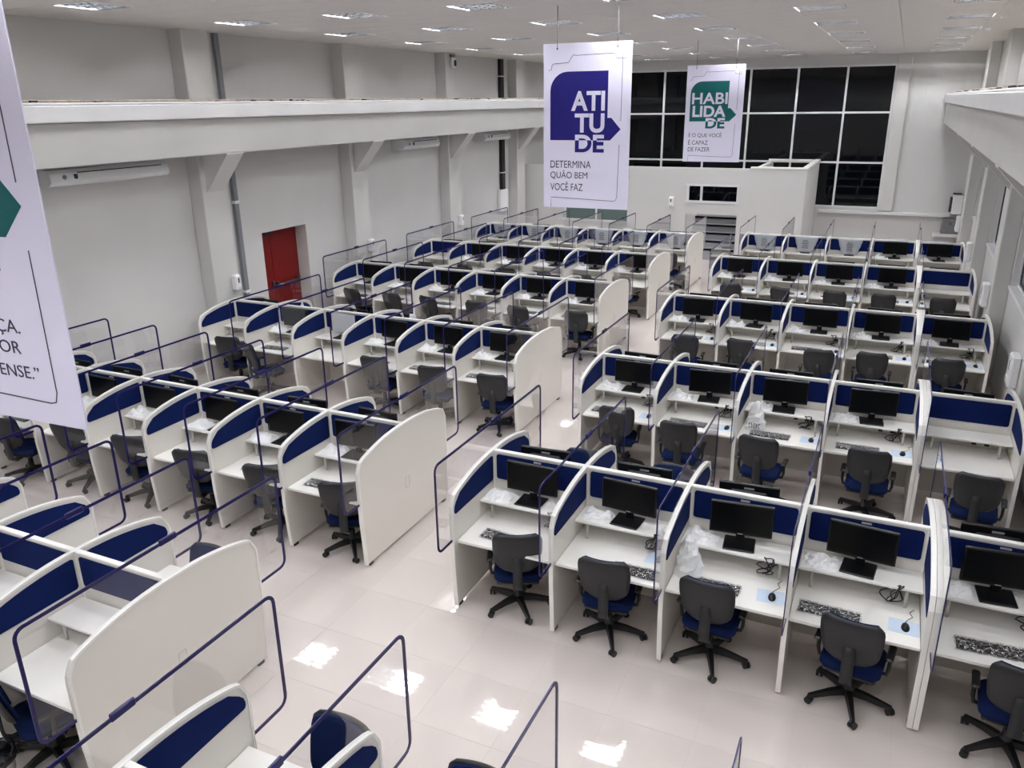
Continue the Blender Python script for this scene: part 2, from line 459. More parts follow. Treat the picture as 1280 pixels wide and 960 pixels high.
# ------------------------------------------------------------------ room at the far end: partition, stair, hatch
EY, EZ, EX1 = 19.2, 2.45, 1.79
OX0, OX1, OZ = -1.22, .14, 1.24          # stair opening
TZ0, TZ1 = 1.60, 1.99                    # transom
HX0, HX1, HZ0, HZ1 = -4.75, -2.82, .97, 2.1
pw = MB()
xs = [XL, HX0, HX1, OX0, OX1, EX1]
pw.box(XL, HX0, EY, EY+.1, 0, EZ).box(HX1, OX0, EY, EY+.1, 0, EZ).box(OX1, EX1, EY, EY+.1, 0, EZ)
pw.box(HX0, HX1, EY, EY+.1, 0, HZ0).box(HX0, HX1, EY, EY+.1, HZ1, EZ)
pw.box(OX0, OX1, EY, EY+.1, OZ, TZ0).box(OX0, OX1, EY, EY+.1, TZ1, EZ)
build('wall_partition', pw, 'wall', kind='structure')
build('wall_partition_return', MB().box(EX1-.1, EX1, EY+.1, YF, 0, EZ), 'wall', kind='structure')
build('wall_partition_inner', MB().box(.42, .52, EY+.1, YF, 0, EZ-.02), 'wall', kind='structure')
build('trim_3', MB().rbox(.4, EX1+.02, EY-.02, EY+.12, EZ, EZ+.05, .008).rbox(EX1-.13, EX1+.02, EY+.12, YF, EZ, EZ+.05, .008).rbox(.4, EX1-.13, YF-.22, YF-.12, EZ, EZ+.05, .008), 'edge_white', kind='structure')
tw = obj('window_7', None, kind='structure'); tw.location = (OX0, EY, TZ0)
fr = MB().box(-.03, OX1-OX0+.03, -.03, .06, -.06, 0).box(-.03, OX1-OX0+.03, -.02, .06, TZ1-TZ0-.01, TZ1-TZ0+.04)
for x in (0, .36, OX1-OX0-.04): fr.box(x, x+.06, -.015, .05, 0, TZ1-TZ0)
build('window_frame', fr, 'alu_white', tw)
build('pane', MB().box(.06, .36, .015, .025, 0, TZ1-TZ0), 'glass_night', tw)
build('pane', MB().box(.42, OX1-OX0-.04, .015, .025, 0, TZ1-TZ0), 'glass_night', tw)
hw = obj('window_8', None, kind='structure'); hw.location = (HX0, EY, HZ0)
w, h = HX1-HX0, HZ1-HZ0
fr = MB().box(-.04, w+.04, -.06, .08, -.05, 0)
fr.box(0, .05, 0, .06, 0, h).box(w-.05, w, 0, .06, 0, h).box(0, w, 0, .06, h-.05, h).box(w/2-.025, w/2+.025, 0, .06, 0, h)
build('window_frame', fr, 'alu_white', hw)
build('pane', MB().box(.05, w/2-.025, .025, .035, 0, h-.05), 'glass_green', hw)
build('pane', MB().box(w/2+.025, w-.05, .025, .035, 0, h-.05), 'glass_green', hw)
st = thing('staircase', 'grey concrete stair with black nosings inside the partition opening', 'staircase', (OX0, EY+.12, 0))
for k in range(6):
    z = .3+.185*k
    tr = build('step', MB().box(.02, OX1-OX0-.02, .24*k, .24*k+.3, z-.185 if k else 0, z), 'stair_grey', st)
    build('nosing', MB().box(.03, OX1-OX0-.03, .24*k-.012, .24*k+.03, z-.05, z+.004), 'stair_nosing', tr)

# red double door in its recess
d = obj('door_1', None, kind='structure'); d.location = (XL-.27, (DY0+DY1)/2, 0)
hw_ = (DY1-DY0)/2
lf = MB().rbox(-.02, .02, -hw_+.01, -hw_+.47, .01, DZ-.01, .004)
l1 = build('door_leaf', lf, 'door_red', d)
lf = MB().rbox(-.02, .02, -hw_+.478, hw_-.01, .01, DZ-.01, .004)
l2 = build('door_leaf', lf, 'door_red', d)
build('push_bar', MB().tube([(.07, -hw_+.52, 1.0), (.07, hw_-.1, 1.0)], .018, 8).box(.02, .085, -hw_+.5, -hw_+.56, .95, 1.05).box(.02, .085, hw_-.14, hw_-.08, .95, 1.05), 'steel', d)
build('handle', MB().box(.02, .06, -hw_+.40, -hw_+.44, .96, 1.08), 'steel', d)
build('door_closer', MB().box(.02, .07, -hw_+.3, -hw_+.46, DZ-.1, DZ-.03), 'ac_dark', d)

# skirting
build('baseboard_left', MB().box(XL, XL+.012, YB, DY0, 0, .08).box(XL, XL+.012, DY1, YF, 0, .08), 'skirting', kind='structure')
build('baseboard_right', MB().box(XR-.012, XR, YB, YF, 0, .08), 'skirting', kind='structure')

# ------------------------------------------------------------------ benches
AD = .80
def arch_z(y): return 1.2-.125*(abs(y)/.8)**2.3
def arch_outline(off=0.):
    pts = [(-.765, .03), (-AD+.004, .5), (-AD, .95), (-.795, 1.0), (-.778, 1.035), (-.75, arch_z(.75)-.006)]
    ys = [-.7+.1*i for i in range(15)]
    top = [(y, arch_z(y)) for y in ys]
    return pts+top+[(-a, b) for a, b in reversed(pts)]
OUT = arch_outline()
PT = .03
arch_core = MB().prism(OUT, 'x', -PT/2+.003, PT/2-.003).mesh('side_panel', 'laminate')
arch_trim = MB().strip_path([(y*.996, z-.006) for y, z in OUT], .018, PT+.006, 'x').mesh('edge_trim', 'edge_white')
foot_me = MB().box(-.012, .012, -.03, .03, 0, .03).mesh('foot', 'base_black')
def fab_poly():
    p = [(-.745, .915)]
    p = arc(-.745, .937, .022, PI, 1.5*PI, 3)
    p += [(-.06, .915), (-.045, .93), (-.045, 1.145), (-.06, arch_z(.06)-.045)]
    ys = [-.12-.09*i for i in range(7)]
    p += [(y, arch_z(y)-.045) for y in ys]
    p += [(-.735, 1.015), (-.757, .99), (-.767, .955)]
    return p
FP = fab_poly()
fabF = MB().prism(FP, 'x', -.005, .005).mesh('fabric_panel', 'fabric_navy')
fabB = MB().prism([(-y, z) for y, z in FP], 'x', -.005, .005).mesh('fabric_panel', 'fabric_navy')
wcache = {}
def wmesh(key, fn):
    if key not in wcache: wcache[key] = fn()
    return wcache[key]
def side_panel(par, x, lside, rside):
    p = obj('side_panel', arch_core, par, (x, 0, 0))
    obj('edge_trim', arch_trim, p)
    for s, on in ((-1, lside), (1, rside)):
        if on:
            obj('fabric_panel', fabF, p, (s*(PT/2), 0, 0)); obj('fabric_panel', fabB, p, (s*(PT/2), 0, 0))
    for y in (-.7, .7): obj('foot', foot_me, p, (0, y, 0))
    return p
def bench(name, label, group, x0, yc, widths, left_fab=True, right_fab=True, detail=True, plates='', panel_mark=False):
    t = thing(name, label, 'workstation bench', (x0, yc, 0), 0, group)
    xs = [0]
    for w in widths: xs.append(xs[-1]+w)
    n = len(widths)
    for i, x in enumerate(xs):
        solid_r = (i == n and not right_fab)
        side_panel(t, x, (i > 0) or left_fab, (i < n) or right_fab) if not solid_r else side_panel(t, x, True, False)
    if panel_mark:
        pl = obj('panel_outline', wmesh('panel_mark', lambda: MB().strip_path(rrect(-.035, .035, .5, .62, .01, 2), .002, .002, 'x', True).mesh('panel_outline', 'grey_plate')), t, (xs[-1]+PT/2-.002, 0, 0))  # thin grey rectangle outline lying on the aisle panel
    for i, w in enumerate(widths):
        xc = (xs[i]+xs[i+1])/2; iw = w-PT-.002
        h = iw/2; k = round(iw, 3)
        bp = obj('back_panel', wmesh(('bp', k), lambda: MB().box(-h, h, -.016, .016, .06, 1.178).mesh('back_panel', 'laminate')), t, (xc, 0, 0))
        obj('top_rail', wmesh(('tr', k), lambda: MB().rbox(-h, h, -.022, .022, 1.178, 1.202, .005).mesh('top_rail', 'edge_white')), bp)
        for e in (-1, 1): obj('corner_post', wmesh('cp', lambda: MB().box(-.007, .007, -.03, .03, .66, 1.178).mesh('corner_post', 'edge_white')), bp, (e*(h-.007), 0, 0))
        for s in (-1, 1):
            obj('fabric_panel', wmesh(('fb', k), lambda: MB().prism(rrect(-h+.03, h-.03, .925, 1.165, .022, 3), 'y', -.005, .005).mesh('fabric_panel', 'fabric_navy')), bp, (0, s*.018, 0))
            obj('desktop', wmesh(('dk', k), lambda: MB().rbox(-h, h, -.36, .36, -.025, 0, .003).mesh('desktop', 'desk_white')), t, (xc, s*.385, .66))
            obj('shelf', wmesh(('sh', k), lambda: MB().rbox(-h, h, -.14, .14, -.02, 0, .003).mesh('shelf', 'desk_white')), t, (xc, s*.172, .835))
            for e in (-1, 1):
                obj('shelf_post', wmesh('post', lambda: MB().tube([(0, 0, 0), (0, 0, .155)], .013, 8).mesh('shelf_post', 'post_steel')), t, (xc+e*(h-.1), s*.27, .66))
        if detail:
            for dx in (.1, .22):
                obj('socket', wmesh('sock', lambda: MB().rbox(-.022, .022, -.006, .006, -.016, .016, .002).mesh('socket', 'socket_black')), bp, (dx, -.021, .70))
            if plates[i:i+1] == 'M': obj('name_plate', wmesh('npl', lambda: MB().box(-.035, .035, -.003, .003, -.007, .007).mesh('name_plate', 'grey_plate')), bp, (0, -.026, 1.15))
    return t, xs

# acrylic screen standing over a side panel
def make_screen():
    t = thing('acrylic_screen', 'x', 'acrylic screen')
    F0, F1, Z0, Z1, r = -1.03, 1.10, .68, 1.465, .06
    path = [(-.80, Z0)]+list(reversed(arc(F0+r, Z0+r, r, PI, 1.5*PI, 4)))+list(reversed(arc(F0+r, Z1-r, r, PI/2, PI, 4)))
    path += list(reversed(arc(F1-r, Z1-r, r, 0, PI/2, 4)))+list(reversed(arc(F1-r, Z0+r, r, -PI/2, 0, 4)))+[(.80, Z0)]
    build('frame', MB().strip_path(path, .022, .007), 'frame_navy', t)
    mid = .05
    up = [(y, z) for y, z in OUT if y < mid-.02 and z > .6]                      # divider edge, front to middle
    dnw = [(y, z) for y, z in OUT if y > mid+.02 and z > .6]
    g = .004
    front = [(F0+r, Z0+g), (F0+g, Z0+r), (F0+g, Z1-r)]+list(reversed(arc(F0+r, Z1-r, r-g, PI/2, PI, 4)))+[(mid-.001, Z1-g), (mid-.001, arch_z(mid)+g)]
    front += [(y-(g if y < -.74 else 0), z+g) for y, z in reversed(up)]+[(-.804, Z0+g)]
    rear = [(.804, Z0+g)]+[(y+(g if y > .74 else 0), z+g) for y, z in reversed(dnw)]+[(mid+.001, arch_z(mid)+g), (mid+.001, Z1-g)]
    rear += list(reversed(arc(F1-r, Z1-r, r-g, 0, PI/2, 4)))+[(F1-g, Z0+r), (F1-r, Z0+g)]
    for poly in (front, rear): build('pane', MB().prism(poly, 'x', -.0015, .0015), 'acrylic', t)
    build('clip', MB().rbox(-.011, .011, mid-.07, mid+.07, Z1-.016, Z1+.03, .006), 'frame_navy', t)
    return t

# office chair, facing +Y, hub at the origin
def make_chair(full=True):
    t = thing('office_chair', 'x', 'chair')
    cast = MB()
    def caster(mb, x, y, a):
        for s in (-1, 1):
            c = MB().tube([(s*.006, 0, 0), (s*.024, 0, 0)], .027, 10)
            c.xf(Matrix.Translation((x, y, .027)) @ Matrix.Rotation(a, 4, 'Z')); mb.add(c.v, c.f)
        mb.box(x-.010, x+.010, y-.010, y+.010, .03, .068)
    whole = MB()
    for k in range(5):
        a = -PI/2+.32+2*PI*k/5
        dx, dy = math.cos(a), math.sin(a)
        leg = MB()
        prof = [(.03, .095, .05, .030), (.14, .088, .042, .024), (.25, .068, .034, .018), (.295, .062, .030, .014)]
        vs = []
        for rr, z, h_, w_ in prof:
            for (sw, sz) in ((-1, 0), (1, 0), (.7, 1), (-.7, 1)):
                vs.append((rr*dx-dy*w_*sw, rr*dy+dx*w_*sw, z-(h_/2 if sz == 0 else -h_/2)))
        fs = [(i*4+k2, i*4+(k2+1) % 4, (i+1)*4+(k2+1) % 4, (i+1)*4+k2) for i in range(3) for k2 in range(4)]+[(3,2,1,0), (12,13,14,15)]
        c = MB(); caster(c, .287*dx, .287*dy, a+.7)
        if full:
            leg.add(vs, fs); lo = build('base_leg', leg, 'base_black', t)
            build('caster', c, 'base_black', lo)
        else:
            whole.add(vs, fs); whole.add(c.v, c.f)
    if not full: build('star_base', whole, 'base_black', t)
    n = 12 if full else 8
    build('gas_column', MB().lathe([(.0, .06), (.045, .06), (.045, .13), (.03, .14), (.026, .25), (.016, .25), (.016, .30)], n), 'base_black', t)
    # seat
    def cushion(x0, x1, y0, y1, z0, z1, r, seg):
        o = rrect(x0, x1, y0, y1, r, seg); i2 = rrect(x0+.02, x1-.02, y0+.02, y1-.02, r-.015, seg)
        mb = MB(); nn = len(o)
        rings = [[(x, y, z0) for x, y in i2], [(x, y, z0+.015) for x, y in o], [(x, y, z1-.02) for x, y in o], [(x, y, z1) for x, y in i2]]
        vs = [p for rg in rings for p in rg]
        fs = [(j*nn+k, j*nn+(k+1) % nn, (j+1)*nn+(k+1) % nn, (j+1)*nn+k) for j in range(3) for k in range(nn)]
        fs += [tuple(reversed(range(nn))), tuple(range(3*nn, 4*nn))]
        return mb.add(vs, fs, True)
    sg = 5 if full else 2
    build('seat', cushion(-.205, .205, -.19, .21, .345, .405, .08, sg), 'chair_blue', t)
    build('seat_pan', MB().rbox(-.18, .18, -.17, .18, .315, .346, .012).rbox(-.07, .07, -.1, .1, .295, .316, .005), 'base_black', t)
    # back plate: J shaped bar
    sup = MB()
    path = [(-.05, .305), (-.14, .302), (-.21, .295), (-.245, .32), (-.262, .39), (-.262, .48), (-.260, .55), (-.27, .64)]
    vs = []
    for i, (y, z) in enumerate(path):
        w_ = .04 if i < 7 else .035
        a = Vector(path[max(i-1, 0)]); b = Vector(path[min(i+1, len(path)-1)]); d_ = (b-a).normalized(); nn = Vector((-d_.y, d_.x))*.009
        vs += [(-w_, y-nn.x, z-nn.y), (w_, y-nn.x, z-nn.y), (w_, y+nn.x, z+nn.y), (-w_, y+nn.x, z+nn.y)]
    fs = [(i*4+k, i*4+(k+1) % 4, (i+1)*4+(k+1) % 4, (i+1)*4+k) for i in range(len(path)-1) for k in range(4)]+[(3,2,1,0), tuple(len(vs)-4+k for k in range(4))]
    sup.add(vs, fs, True); build('back_support', sup, 'chair_black', t)
    # backrest shell + cushion, curved in plan, leaning back
    def back_grid(xw, z0, z1, yoff, thick, nu, nv, soft):
        # outline: broad top, rounder narrower bottom
        vs = []
        def half(v):
            z = z0+(z1-z0)*v
            b = 1-.0
            w_ = xw*(.86+.14*min(1, v/.6))
            if v < .28: w_ *= math.sqrt(max(0.02, 1-((.28-v)/.28)**2*.62))
            if v > .86: w_ *= math.sqrt(max(0.02, 1-((v-.86)/.14)**2*.38))
            return w_
        rows_f = []; rows_b = []
        for j in range(nv+1):
            v = j/nv; w_ = half(v); z = z0+(z1-z0)*v
            rf = []; rb = []
            for i in range(nu+1):
                u = -1+2*i/nu; x = w_*u
                y = yoff-.05*(z-z0)/(z1-z0)+.03*u*u+.02*math.cos(PI*v)
                e = max(abs(u), abs(2*v-1)); pad = thick*(1-soft*max(0, e-.7)/.3)
                rf.append((x, y+pad/2, z)); rb.append((x, y-pad/2, z))
            rows_f.append(rf); rows_b.append(rb)
        mb = MB(); W = nu+1
        vs = [p for rw in rows_f for p in rw]+[p for rw in rows_b for p in rw]; N = W*(nv+1)
        fs = []
        for j in range(nv):
            for i in range(nu):
                a = j*W+i; fs += [(a, a+1, a+W+1, a+W), (N+a+W, N+a+W+1, N+a+1, N+a)]
        for j in range(nv):
            a = j*W; fs += [(a, a+W, N+a+W, N+a)]; a = j*W+nu; fs += [(a+W, a, N+a, N+a+W)]
        for i in range(nu):
            fs += [(i+1, i, N+i, N+i+1)]; a = nv*W+i; fs += [(a, a+1, N+a+1, N+a)]
        return mb.add(vs, fs, True)
    nu, nv = (10, 12) if full else (5, 6)
    sh = build('backrest', back_grid(.205, .475, .868, -.245, .03, nu, nv, .5), 'chair_black', t)
    build('back_cushion', back_grid(.192, .49, .86, -.218, .036, nu, nv, .6), 'chair_blue', sh)
    for s in (-1, 1):
        ar = MB()
        ar.tube([(s*.17, -.02, .33), (s*.228, -.02, .34), (s*.238, -.02, .39), (s*.238, -.02, .50)], .015, 6)
        arm = build('armrest', ar, 'base_black', t)
        build('arm_pad', MB().rbox(s*.238-.025, s*.238+.025, -.11, .08, .50, .526, .01), 'base_black', arm)
    if full:
        build('lever', MB().tube([(.05, .0, .305), (.19, .03, .305), (.225, .04, .30)], .006, 6), 'lever', t)
    return t

def make_monitor():
    t = thing('monitor', 'x', 'monitor')
    hw_, z0, z1 = .24, .083, .355
    hs = MB().rbox(-hw_, hw_, -.012, .02, z0, z1, .006).rbox(-.15, .15, .015, .045, z0+.05, z1-.05, .015)
    h_ = build('housing', hs, 'bezel_black', t)
    build('screen', MB().box(-hw_+.014, hw_-.014, -.0135, -.0118, z0+.022, z1-.014), 'screen_black', h_)
    build('badge', MB().box(-.02, .02, -.0138, -.0118, z0+.007, z0+.014), 'plate_grey', h_)
    build('back_plate', MB().box(-.04, .04, .0199, .0215, z1-.045, z1-.028), 'plate_grey', h_)
    build('stand_neck', MB().rbox(-.035, .035, .018, .04, .012, .2, .006), 'bezel_black', t)
    build('stand_base', MB().rbox(-.12, .12, -.13, .09, 0, .014, .006), 'bezel_black', t)
    return t
def crumple(w, d, h, seed, nu=12, nv=9, rot=0):
    """closed crumpled heap: noisy top, flat underside"""
    r = random.Random(seed); vs = []; N = (nu+1)*(nv+1)
    cs = [(r.uniform(-1, 1), r.uniform(-1, 1), r.uniform(.25, .6), r.uniform(.4, 1)) for _ in range(6)]
    for j in range(nv+1):
        for i in range(nu+1):
            u, v = -1+2*i/nu, -1+2*j/nv
            e = max(0, 1-max(abs(u), abs(v))**4)
            z = sum(a*max(0, 1-((u-cx)**2+(v-cy)**2)/rad**2) for cx, cy, rad, a in cs)
            z = e*h*(.18+.5*min(1.3, z)+r.uniform(-.16, .22))
            k = 1-.12*r.random()*(1 if max(abs(u), abs(v)) > .99 else 0)
            vs.append((u*w/2*k, v*d/2*k, max(.0015, z+.002)))
    vs += [(x, y, 0) for x, y, z in vs]
    W = nu+1; fs = []
    for j in range(nv):
        for i in range(nu):
            a = j*W+i; fs += [(a, a+1, a+W+1), (a, a+W+1, a+W), (N+a+W, N+a+W+1, N+a+1, N+a)]
    for j in range(nv):
        a = j*W; fs += [(a+W, a, N+a, N+a+W)]; a = j*W+nu; fs += [(a, a+W, N+a+W, N+a)]
    for i in range(nu):
        fs += [(i, i+1, N+i+1, N+i)]; a = nv*W+i; fs += [(a+1, a, N+a, N+a+1)]
    return MB().add(vs, fs)
def make_keyboard():
    t = thing('keyboard', 'x', 'keyboard')
    k = build('keyboard_body', MB().rbox(-.205, .205, -.062, .062, .002, .016, .004), 'bezel_black', t)
    ks = MB()
    for r_ in range(5):
        for c in range(18):
            x = -.192+.0216*c; y = -.05+.022*r_; ks.box(x, x+.018, y, y+.018, .016, .021)
    build('keys', ks, 'base_black', k, kind='stuff')
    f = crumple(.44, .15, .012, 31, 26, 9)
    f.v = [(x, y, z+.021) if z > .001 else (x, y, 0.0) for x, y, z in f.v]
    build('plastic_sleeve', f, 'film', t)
    return t
def make_mouse():
    t = thing('mouse', 'x', 'computer mouse')
    vs = []; nu, nv = 10, 6
    for j in range(nv+1):
        ph = PI/2*j/nv
        for i in range(nu):
            a = 2*PI*i/nu; vs.append((.029*math.cos(a)*math.cos(ph), .052*math.sin(a)*math.cos(ph), .033*math.sin(ph)))
    fs = [(j*nu+i, j*nu+(i+1) % nu, (j+1)*nu+(i+1) % nu, (j+1)*nu+i) for j in range(nv) for i in range(nu)]+[tuple(reversed(range(nu)))]
    build('mouse_body', MB().add(vs, fs, True), 'bezel_black', t)
    build('mouse_cord', MB().tube([(0, .05, .012), (.01, .09, .004), (.05, .15, .003), (.03, .2, .003), (.06, .25, .003)], .0022, 5), 'cable_black', t)
    return t
def make_pad():
    return tag(build('mouse_pad', MB().rbox(-.10, .10, -.085, .085, 0, .002, .0008), 'pad_blue'), 'x', 'mouse pad')
def make_cables(seed):
    t = thing('power_cables', 'x', 'cable')
    r = random.Random(seed)
    for k in range(3):
        pts = [(r.uniform(-.03, .03), -.30, .178), (r.uniform(-.02, .05), -.315, .19), (r.uniform(-.04, .04), -.328, .10), (r.uniform(-.06, .06), -.30, .04), (r.uniform(-.08, .08), -.2, .006), (r.uniform(-.1, .1), -.12, .006), (r.uniform(-.08, .08), -.06, .03), (r.uniform(-.03, .03), -.045, .06)]
        # smooth the polyline
        q = []
        for i in range(len(pts)-1):
            p0 = Vector(pts[max(i-1, 0)]); p1 = Vector(pts[i]); p2 = Vector(pts[i+1]); p3 = Vector(pts[min(i+2, len(pts)-1)])
            for s_ in range(3):
                u = s_/3
                q.append(.5*((2*p1)+(-p0+p2)*u+(2*p0-5*p1+4*p2-p3)*u*u+(-p0+3*p1-3*p2+p3)*u**3))
        q.append(Vector(pts[-1]))
        build('cable', MB().tube(q, .0042, 5), 'cable_black', t)
    build('plug', MB().rbox(.02, .06, -.06, -.025, .03, .06, .006), 'cable_black', t)
    return t
def make_bagged():
    """monitor still inside its printed dust bag"""
    t = thing('bagged_monitor', 'x', 'monitor')
    build('monitor_housing', MB().rbox(-.21, .21, .0, .035, .09, .33, .006).rbox(-.1, .1, -.07, .07, .003, .016, .004).rbox(-.03, .03, .015, .034, .016, .12, .004), 'bezel_black', t)
    r = random.Random(5)
    nu, nv = 14, 9; vs = []; W = nu+1
    for side in (-1, 1):
        for j in range(nv+1):
            v = j/nv
            for i in range(nu+1):
                u = -1+2*i/nu
                x = u*(.15+.11*v**.7)*(1+.02*r.uniform(-1, 1)); z = .03+.35*v-.03*u*u*v*(0 if v < .9 else 1)
                b = (1-u**4)*(.05*(1-.5*v))+.012
                vs.append((x, .018+side*(b+r.uniform(-.006, .006)), z))
    N = W*(nv+1); fs = []
    for j in range(nv):
        for i in range(nu):
            a = j*W+i; fs += [(a, a+1, a+W+1, a+W), (N+a, N+a+W, N+a+W+1, N+a+1)]
    for j in range(nv):
        a = j*W; fs.append((a, a+W, N+a+W, N+a)); a += nu; fs.append((a+W, a, N+a, N+a+W))
    for i in range(nu):
        fs.append((i+1, i, N+i, N+i+1)); a = nv*W+i; fs.append((a, a+1, N+a+1, N+a))
    bag = build('dust_bag', MB().add(vs, fs, True), 'foggy_film', t)
    ln = MB()
    for k in range(6):
        z = .12+.033*k; w_ = .07-.008*(k % 3)
        for q in range(5):
            x = -w_+2*w_*q/5; ln.box(x, x+w_*.3, -.072, -.0705, z, z+.014)
    build('warning_print', ln, 'print_black', bag)
    return t

P_screen = Proto(make_screen())
P_chair = Proto(make_chair(True)); P_chair_far = Proto(make_chair(False))
P_mon = Proto(make_monitor()); P_kb = Proto(make_keyboard()); P_mouse = Proto(make_mouse()); P_pad = Proto(make_pad())
P_cab = [Proto(make_cables(s)) for s in (1, 2)]
P_bagged = Proto(make_bagged())
def make_covered():
    t = thing('covered_monitor', 'x', 'monitor')
    build('monitor_housing', MB().rbox(-.235, .235, -.01, .03, .083, .355, .006), 'bezel_black', t)
    build('film_cover', MB().rbox(-.2, .245, -.022, -.011, .07, .37, .01), 'film_sheen', t)  # stands for reflective film; its sheen is put into the light grey colour
    build('stand_neck', MB().rbox(-.035, .035, .018, .04, .012, .2, .006), 'bezel_black', t)
    build('stand_base', MB().rbox(-.12, .12, -.13, .09, 0, .014, .006), 'bezel_black', t)
    return t
P_cover = Proto(make_covered())
def one(name, mb, mt, cat): return tag(build(name, mb, mt), 'x', cat)
P_wrap = [Proto(one('plastic_wrap', crumple(.27, .22, .085, s), 'paper_white', 'plastic wrap')) for s in (11, 12, 13, 14)]

XR0 = {0: .87, 1: .867, 2: .827, 3: .823, 4: .851, 5: .852}
YR = {0: -.89, 1: 3.132, 2: 6.3055, 3: 9.837, 4: 13.499, 5: 16.634}
XLE = {'b': -.19, 'c': -.2265, 'd': -.265, 'e': -.335, 'f': -.308, 'g': -.2416}
YLc = {'b': .369, 'c': 3.344, 'd': 6.849, 'e': 10.3235, 'f': 13.221, 'g': 16.1415}
NL = {'b': 5, 'c': 6, 'd': 6, 'e': 6, 'f': 6, 'g': 6}
# what stands in each bay, from the bay's left end to its right end
FRONT = {('R', 0): '....', ('R', 1): 'MMMMM', ('R', 2): 'MMMME', ('R', 3): 'MMMMM', ('R', 4): 'MMMME', ('R', 5): 'BBBMM',
         ('L', 'b'): '.....', ('L', 'c'): 'MMMMMM', ('L', 'd'): 'EMWMMM', ('L', 'e'): 'MMMMMM', ('L', 'f'): 'EMMMMM', ('L', 'g'): 'BBBBBB'}
BACK = {('R', 0): '....', ('R', 1): 'MMM.M', ('R', 2): 'MMMMM', ('R', 3): 'MMMMM', ('R', 4): 'M.MMM', ('R', 5): '...BB',
        ('L', 'b'): '.....', ('L', 'c'): 'MMMMMM', ('L', 'd'): 'M.M.MM', ('L', 'e'): 'MMMMMM', ('L', 'f'): 'MM..M.', ('L', 'g'): '.M..MM'}
CHF = {('R', 0): '....', ('R', 1): 'ccccc', ('R', 2): 'ccccc', ('R', 3): 'ccccc', ('R', 4): 'ccccc', ('R', 5): '.....',
       ('L', 'b'): '....c', ('L', 'c'): 'cccccc', ('L', 'd'): 'cc.ccc', ('L', 'e'): 'cccccc', ('L', 'f'): 'cccccc', ('L', 'g'): '...ccc'}
CHB = {('R', 0): 'ccc.', ('R', 1): 'cc...', ('R', 2): '.....', ('R', 3): '.....', ('R', 4): '.....', ('R', 5): '.....',
       ('L', 'b'): '....c', ('L', 'c'): '...c..', ('L', 'd'): '......', ('L', 'e'): '......', ('L', 'f'): '......', ('L', 'g'): '......'}
# measured chair hubs (offset from bay centre, hub y from bench centre, heading in degrees)
CHPOS = {('R', 1, 0): (.03, -.52, 24), ('R', 1, 1): (-.02, -.58, 6), ('R', 1, 2): (-.10, -.55, -2), ('R', 1, 3): (.02, -.62, -8), ('R', 1, 4): (.12, -.72, -4),
         ('L', 'c', 5): (.12, -.52, 22), ('L', 'c', 4): (.1, -.5, 18), ('L', 'c', 3): (.1, -.52, 14), ('L', 'c', 2): (.08, -.5, 15), ('L', 'c', 1): (.05, -.52, 10),
         ('L', 'd', 0): (.1, -.62, 14), ('L', 'd', 1): (-.1, -.78, -25), ('L', 'd', 3): (.08, -.6, 8), ('L', 'd', 4): (.14, -.66, 10), ('L', 'd', 5): (.14, -.66, 8),
         ('R', 2, 0): (-.02, -.6, 10), ('R', 2, 1): (-.12, -.78, 2), ('R', 2, 2): (-.13, -.86, -4), ('R', 2, 3): (.02, -.76, -2), ('R', 2, 4): (.1, -.98, -6),
         ('R', 3, 0): (.03, -.9, 3), ('R', 3, 1): (-.02, -.8, -8), ('R', 3, 2): (.12, -.9, 2), ('R', 3, 3): (-.08, -.78, -2), ('R', 3, 4): (-.02, -.72, -4),
         ('L', 'b', 4): (-.16, -.62, -20)}
def benchname(blk, idx):
    k = {'R': {5: 0, 4: 1, 3: 2, 2: 3, 1: 4, 0: 5}, 'L': {'g': 0, 'f': 1, 'e': 2, 'd': 3, 'c': 4, 'b': 5}}[blk][idx]
    return ORD[k]
SIDE = {'L': 'door', 'R': 'windowed'}
